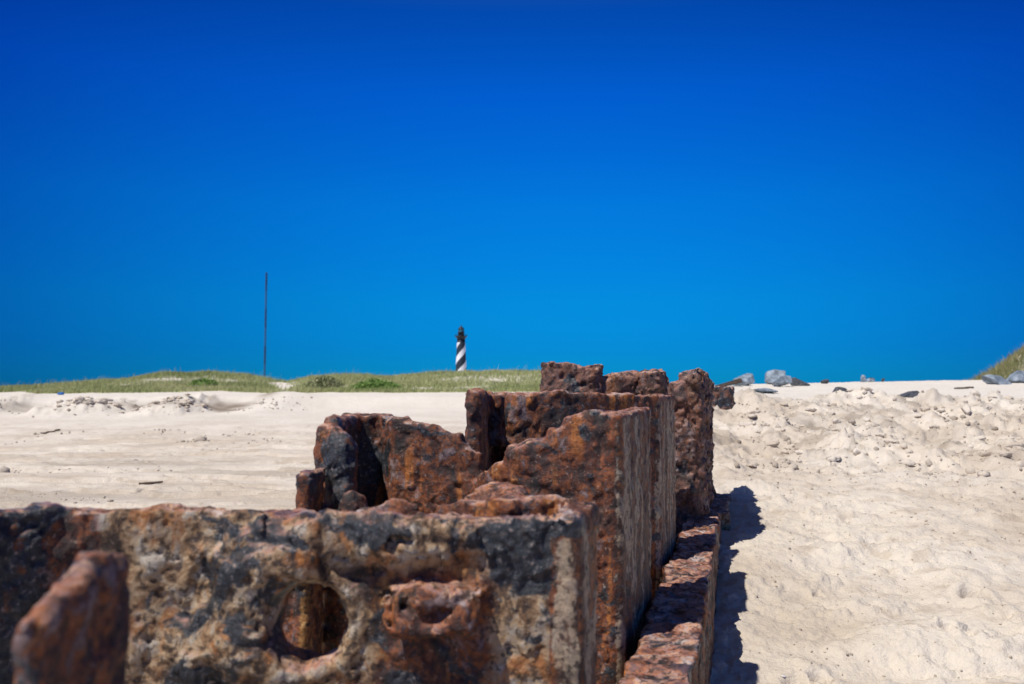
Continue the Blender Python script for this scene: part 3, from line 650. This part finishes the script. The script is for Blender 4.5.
# ------------------------------------------------------------------ dune grass
def grass_mat(name, c1, c2, c3):
    m, t, b = new_mat(name); v = coords(t)
    a = N(t, 'ShaderNodeAttribute', attribute_name='tint').outputs['Fac']
    t.links.new(ramp(t, a, [(0, c1), (.5, c2), (1, c3)]), b.inputs['Base Color']); b.inputs['Roughness'].default_value = .7
    return m
GR = grass_mat('dune_grass', (.15, .20, .06), (.34, .37, .14), (.54, .50, .29))
GRB = grass_mat('dry_dune_grass', (.11, .15, .04), (.23, .22, .09), (.36, .29, .16))
SHR = grass_mat('shrub_leaf', (.10, .19, .03), (.18, .30, .06), (.28, .40, .10))
SHR2 = grass_mat('grey_shrub_leaf', (.17, .21, .08), (.27, .29, .13), (.38, .36, .21))
def blades(name, xs, ys, zs, hs, ws, mat, tint, seed=0, lean=.5, kind='stuff', parent=None):
    rg = np.random.RandomState(seed); n = len(xs)
    az = rg.uniform(0, 6.283, n); lx = rg.normal(0, lean, n)*hs*.6+.12*hs; ly = rg.normal(0, lean, n)*hs*.6
    dx, dy = np.cos(az)*ws, np.sin(az)*ws
    B = np.stack([xs, ys, zs], 1)
    V = np.stack([B+np.stack([dx, dy, 0*dx], 1), B-np.stack([dx, dy, 0*dx], 1),
                  B+np.stack([lx*.4-dx*.6, ly*.4-dy*.6, hs*.6], 1), B+np.stack([lx*.4+dx*.6, ly*.4+dy*.6, hs*.6], 1),
                  B+np.stack([lx, ly, hs], 1)], 1).reshape(-1, 3)
    i = np.arange(n)*5
    Fq = np.concatenate([np.stack([i, i+1, i+2], 1), np.stack([i, i+2, i+3], 1), np.stack([i+3, i+2, i+4], 1)])
    return mesh_np(name, V, Fq, mat, False, parent, {'tint': np.repeat(tint, 5)})
rg = np.random.RandomState(5)
n = 250000
ys = rg.uniform(45, 68, n); xs = rg.uniform(-.72, .22, n)*ys
zs = height(xs, ys, False); zk = zs-np.interp(ys, *zip(*LEFT))
dens = fbm(xs, ys, ys*0, .16, 4, 71)
frac = xs/ys
bare = .55*np.exp(-((frac+.268)/.014)**2)*sst(60, 52, ys)
keep = (zk > .10+.17*fbm(xs, ys*.4, ys*0, .22, 3, 73)) & (1.2*dens+.62-bare*1.3 > rg.uniform(-.1, .6, n))
xs, ys, zs = xs[keep], ys[keep], zs[keep]
hs = rg.uniform(.10, .30, len(xs))*np.where(rg.rand(len(xs)) > .985, 2.1, 1)*(1+.4*noise3(xs*.4, ys*.4, ys*0, 75)); tn = np.clip(.45+.35*noise3(xs*.22, ys*.22, ys*0, 76)+rg.normal(0, .18, len(xs)), 0, 1)
o = blades('dune_grass', xs, ys, zs+HC-.01, hs, np.full(len(xs), .014), GR, tn, 6)
tag(o, 'pale green beach grass covering the long low dune on the left', 'grass', None, 'stuff')
n = 130000
ys = rg.uniform(20, 36, n); xs = rg.uniform(14.5, 30, n); r = np.sqrt(((xs-23.3)/8.1)**2+((ys-29)/8.5)**2)
keep = (r < .93+.10*noise3(xs*.6, ys*.6, ys*0, 83)) & (fbm(xs, ys, ys*0, .7, 3, 84) > rg.uniform(-1.4, .35, n)); xs, ys = xs[keep], ys[keep]
zs = height(xs, ys, False); tn = np.clip(.5+.5*noise3(xs*.5, ys*.5, ys*0, 86)+rg.normal(0, .2, len(xs)), 0, 1)
o = blades('dune_grass', xs, ys, zs+HC-.01, rg.uniform(.10, .42, len(xs)), np.full(len(xs), .010), GRB, tn, 8, .6)
tag(o, 'dry brown and green grass on the steep dune at the right edge', 'grass', None, 'stuff')
def shrub(px, y, wpx, hpx, mat, seed, label, n=5200):
    x = (px-512)/F*y; W = wpx/F*y/2; H = hpx/F*y; z = float(height(np.array([x]), np.array([y]), False)[0])+HC
    root = empty('dune_shrub', (x, y, z-.05)); tag(root, label, 'shrub')
    rg = np.random.RandomState(seed)
    d = rg.normal(size=(n, 3)); d[:, 2] = np.abs(d[:, 2]); d /= np.linalg.norm(d, axis=1)[:, None]
    rr = (1+.22*fbm(d[:, 0]+seed, d[:, 1], d[:, 2], 2.2, 3, seed))*rg.uniform(.72, 1, n)
    P = d*rr[:, None]*np.array([W, W*.6, H])
    lf = rg.normal(size=(n, 3))*.035; l2 = rg.normal(size=(n, 3))*.035
    V = np.stack([P-lf, P+l2, P+lf+np.array([0, 0, .04])], 1).reshape(-1, 3)
    tn = np.clip(.5+.5*fbm(P[:, 0], P[:, 1], P[:, 2], 1.5, 3, seed+3)+rg.normal(0, .15, n), 0, 1)
    mesh_np('foliage', V, np.arange(n*3).reshape(-1, 3), mat, False, root, {'tint': np.repeat(tn, 3)})
    Vs, Fs = [], []
    for i in range(26):
        a = rg.uniform(0, 6.283); e = np.array([math.cos(a)*W*.7, math.sin(a)*W*.45, H*rg.uniform(.4, .85)])
        k = len(Vs); Vs += [(-.012, 0, 0), (.012, 0, 0), (0, .014, 0), tuple(e)]; Fs += [(k, k+1, k+3), (k+1, k+2, k+3), (k+2, k, k+3)]
    mesh_np('stems', np.array(Vs, float), np.array(Fs), STICK, False, root)
shrub(376, 48, 52, 11, SHR, 3, 'bright green low shrub at the foot of the dune between sand patches')
shrub(324, 49, 40, 13, SHR2, 9, 'dull olive shrub mound just left of the bright green shrub')
shrub(205, 50, 32, 8, SHR, 14, 'small green shrub on the grassy dune near the bare sand patch')

# ------------------------------------------------------------------ lighthouse
def lathe(name, prof, mat, parent, seg=48, smooth=True, loc=(0, 0, 0)):
    V = []; Q = []
    for r, z in prof:
        for k in range(seg):
            a = k/seg*2*math.pi; V.append((r*math.cos(a), r*math.sin(a), z))
    for i in range(len(prof)-1):
        for k in range(seg): Q.append((i*seg+k, i*seg+(k+1) % seg, (i+1)*seg+(k+1) % seg, (i+1)*seg+k))
    o = mesh_np(name, np.array(V, float), np.array(Q), mat, smooth, parent); o.location = loc; return o
def stripe_mat():
    m, t, b = new_mat('spiral_daymark'); c = N(t, 'ShaderNodeTexCoord'); s = N(t, 'ShaderNodeSeparateXYZ'); t.links.new(c.outputs['Object'], s.inputs[0])
    an = math_(t, 'ARCTAN2', s.outputs['Y'], s.outputs['X'])
    ph = math_(t, 'SUBTRACT', math_(t, 'DIVIDE', s.outputs['Z'], 13.3), math_(t, 'DIVIDE', an, math.pi))
    fr = math_(t, 'FRACT', math_(t, 'ADD', ph, STRIPE_OFF)); st = math_(t, 'GREATER_THAN', fr, .57)
    dirt = tex(t, c.outputs['Object'], .6, 5, .6)
    wh = ramp(t, dirt, [(.3, (.66, .68, .70)), (.6, (.80, .81, .82))]); bk = ramp(t, dirt, [(.3, (.006, .014, .026)), (.7, (.014, .028, .046))])
    t.links.new(mixc(t, st, bk, wh), b.inputs['Base Color']); b.inputs['Roughness'].default_value = .6; return m
STRIPE_OFF = .50
ST = stripe_mat()
BLK = simple_mat('black_iron', [(.3, (.001, .004, .009)), (.7, (.004, .010, .018))], 2, .6)
GLS, t_, b_ = new_mat('lantern_glass'); b_.inputs['Base Color'].default_value = (.10, .22, .26, 1); b_.inputs['Roughness'].default_value = .12; b_.inputs['Metallic'].default_value = 0.0
REDBRICK = simple_mat('red_brick', [(.3, (.2, .06, .04)), (.7, (.3, .1, .06))], 3)
LY = 700.; LX = (461-512)/F*LY
lh = empty('lighthouse', (LX, LY, HC-2.2)); tag(lh, 'lighthouse with black and white spiral stripes rising behind the dune', 'lighthouse')
lathe('base', [(0, -1), (6.8, -1), (6.8, 3.2), (6.2, 3.6), (5.9, 6.0), (5.3, 6.6), (0, 6.6)], REDBRICK, lh, 8, False)
lathe('tower', [(5.1, 6.5), (4.9, 12), (4.55, 22), (4.1, 32), (3.65, 42), (3.35, 47.2)], ST, lh)
lathe('watch_room', [(3.40, 47.1), (3.40, 48.2), (3.3, 48.3), (3.25, 51.2), (3.6, 51.8)], BLK, lh)
g = lathe('gallery', [(3.3, 50.0), (4.2, 51.3), (5.05, 52.0), (5.15, 52.35), (2.0, 52.35)], BLK, lh, 24)
Vs, Q = [], []
def box(c, h, Vs, Q):
    k = len(Vs)
    for i in (-1, 1):
        for j in (-1, 1):
            for l in (-1, 1): Vs.append((c[0]+i*h[0], c[1]+j*h[1], c[2]+l*h[2]))
    Q += [(k, k+1, k+3, k+2), (k+4, k+6, k+7, k+5), (k, k+4, k+5, k+1), (k+2, k+3, k+7, k+6), (k, k+2, k+6, k+4), (k+1, k+5, k+7, k+3)]
for k in range(24):
    a = k/24*2*math.pi; box((5.0*math.cos(a), 5.0*math.sin(a), 52.95), (.05, .05, .65), Vs, Q)
k0 = len(Vs); pr = [(4.93, 53.5), (5.07, 53.5), (5.07, 53.65), (4.93, 53.65)]
for k in range(24):
    a = k/24*2*math.pi; Vs += [(r*math.cos(a), r*math.sin(a), z) for r, z in pr]
for k in range(24): Q += [(k0+k*4+i, k0+((k+1) % 24)*4+i, k0+((k+1) % 24)*4+(i+1) % 4, k0+k*4+(i+1) % 4) for i in range(4)]
mesh_np('railing', np.array(Vs, float), np.array(Q), BLK, False, g)
lathe('service_room', [(2.6, 52.3), (2.55, 55.2), (3.3, 55.4), (3.35, 55.6), (1.8, 55.6)], BLK, lh)
lt = lathe('lantern', [(2.15, 55.55), (2.15, 58.3)], GLS, lh, 16, False)
Vs, Q = [], []
for k in range(16):
    a = k/16*2*math.pi; box((2.2*math.cos(a), 2.2*math.sin(a), 56.9), (.09, .09, 1.42), Vs, Q)
mesh_np('lantern_bars', np.array(Vs, float), np.array(Q), BLK, False, lt)
lathe('roof', [(2.6, 58.2), (2.5, 58.5), (1.5, 59.6), (.5, 60.3), (.35, 60.9), (.45, 61.1), (.2, 61.4), (.05, 62.2), (0, 62.2)], BLK, lh, 24)

# ------------------------------------------------------------------ radio mast
MY = 400.; MX = (264.5-512)/F*MY; mast = empty('radio_mast', (MX, MY, HC-2)); tag(mast, 'very thin tall banded mast standing far behind the dune', 'mast')
MD = simple_mat('mast_dark_paint', [(.3, (.015, .012, .035)), (.7, (.03, .02, .05))], 3, .6)
ML = simple_mat('mast_pale_paint', [(.3, (.03, .04, .08)), (.7, (.05, .06, .12))], 3, .6)
MH = 124/F*MY*.0+(397-272)/F*MY+2; nb = 7
def strut(a, b, r, Vs, Q):
    a = Vector(a); b = Vector(b); d = (b-a).normalized(); u = d.orthogonal().normalized(); v = d.cross(u); k = len(Vs)
    for p in (a, b):
        for i in range(4):
            t = i*math.pi/2; Vs.append(tuple(p+u*r*math.cos(t)+v*r*math.sin(t)))
    Q += [(k+i, k+(i+1) % 4, k+4+(i+1) % 4, k+4+i) for i in range(4)]
top_z = MH
for i in range(nb):
    z0 = top_z*(i/nb); z1 = top_z*((i+1)/nb); Vs, Q = [], []; c = [(.36*math.cos(a), .36*math.sin(a)) for a in (.3, 2.39, 4.49)]
    for j in range(3):
        strut((*c[j], z0), (*c[j], z1), .20 if i % 2 == 0 else .15, Vs, Q); m_ = 8
        for q in range(m_):
            za = z0+(z1-z0)*q/m_; zb = z0+(z1-z0)*(q+1)/m_; strut((*c[j], za), (*c[(j+1) % 3], zb), .05, Vs, Q)
    mesh_np('mast_section', np.array(Vs, float), np.array(Q), MD if i % 2 == 0 else ML, False, mast)
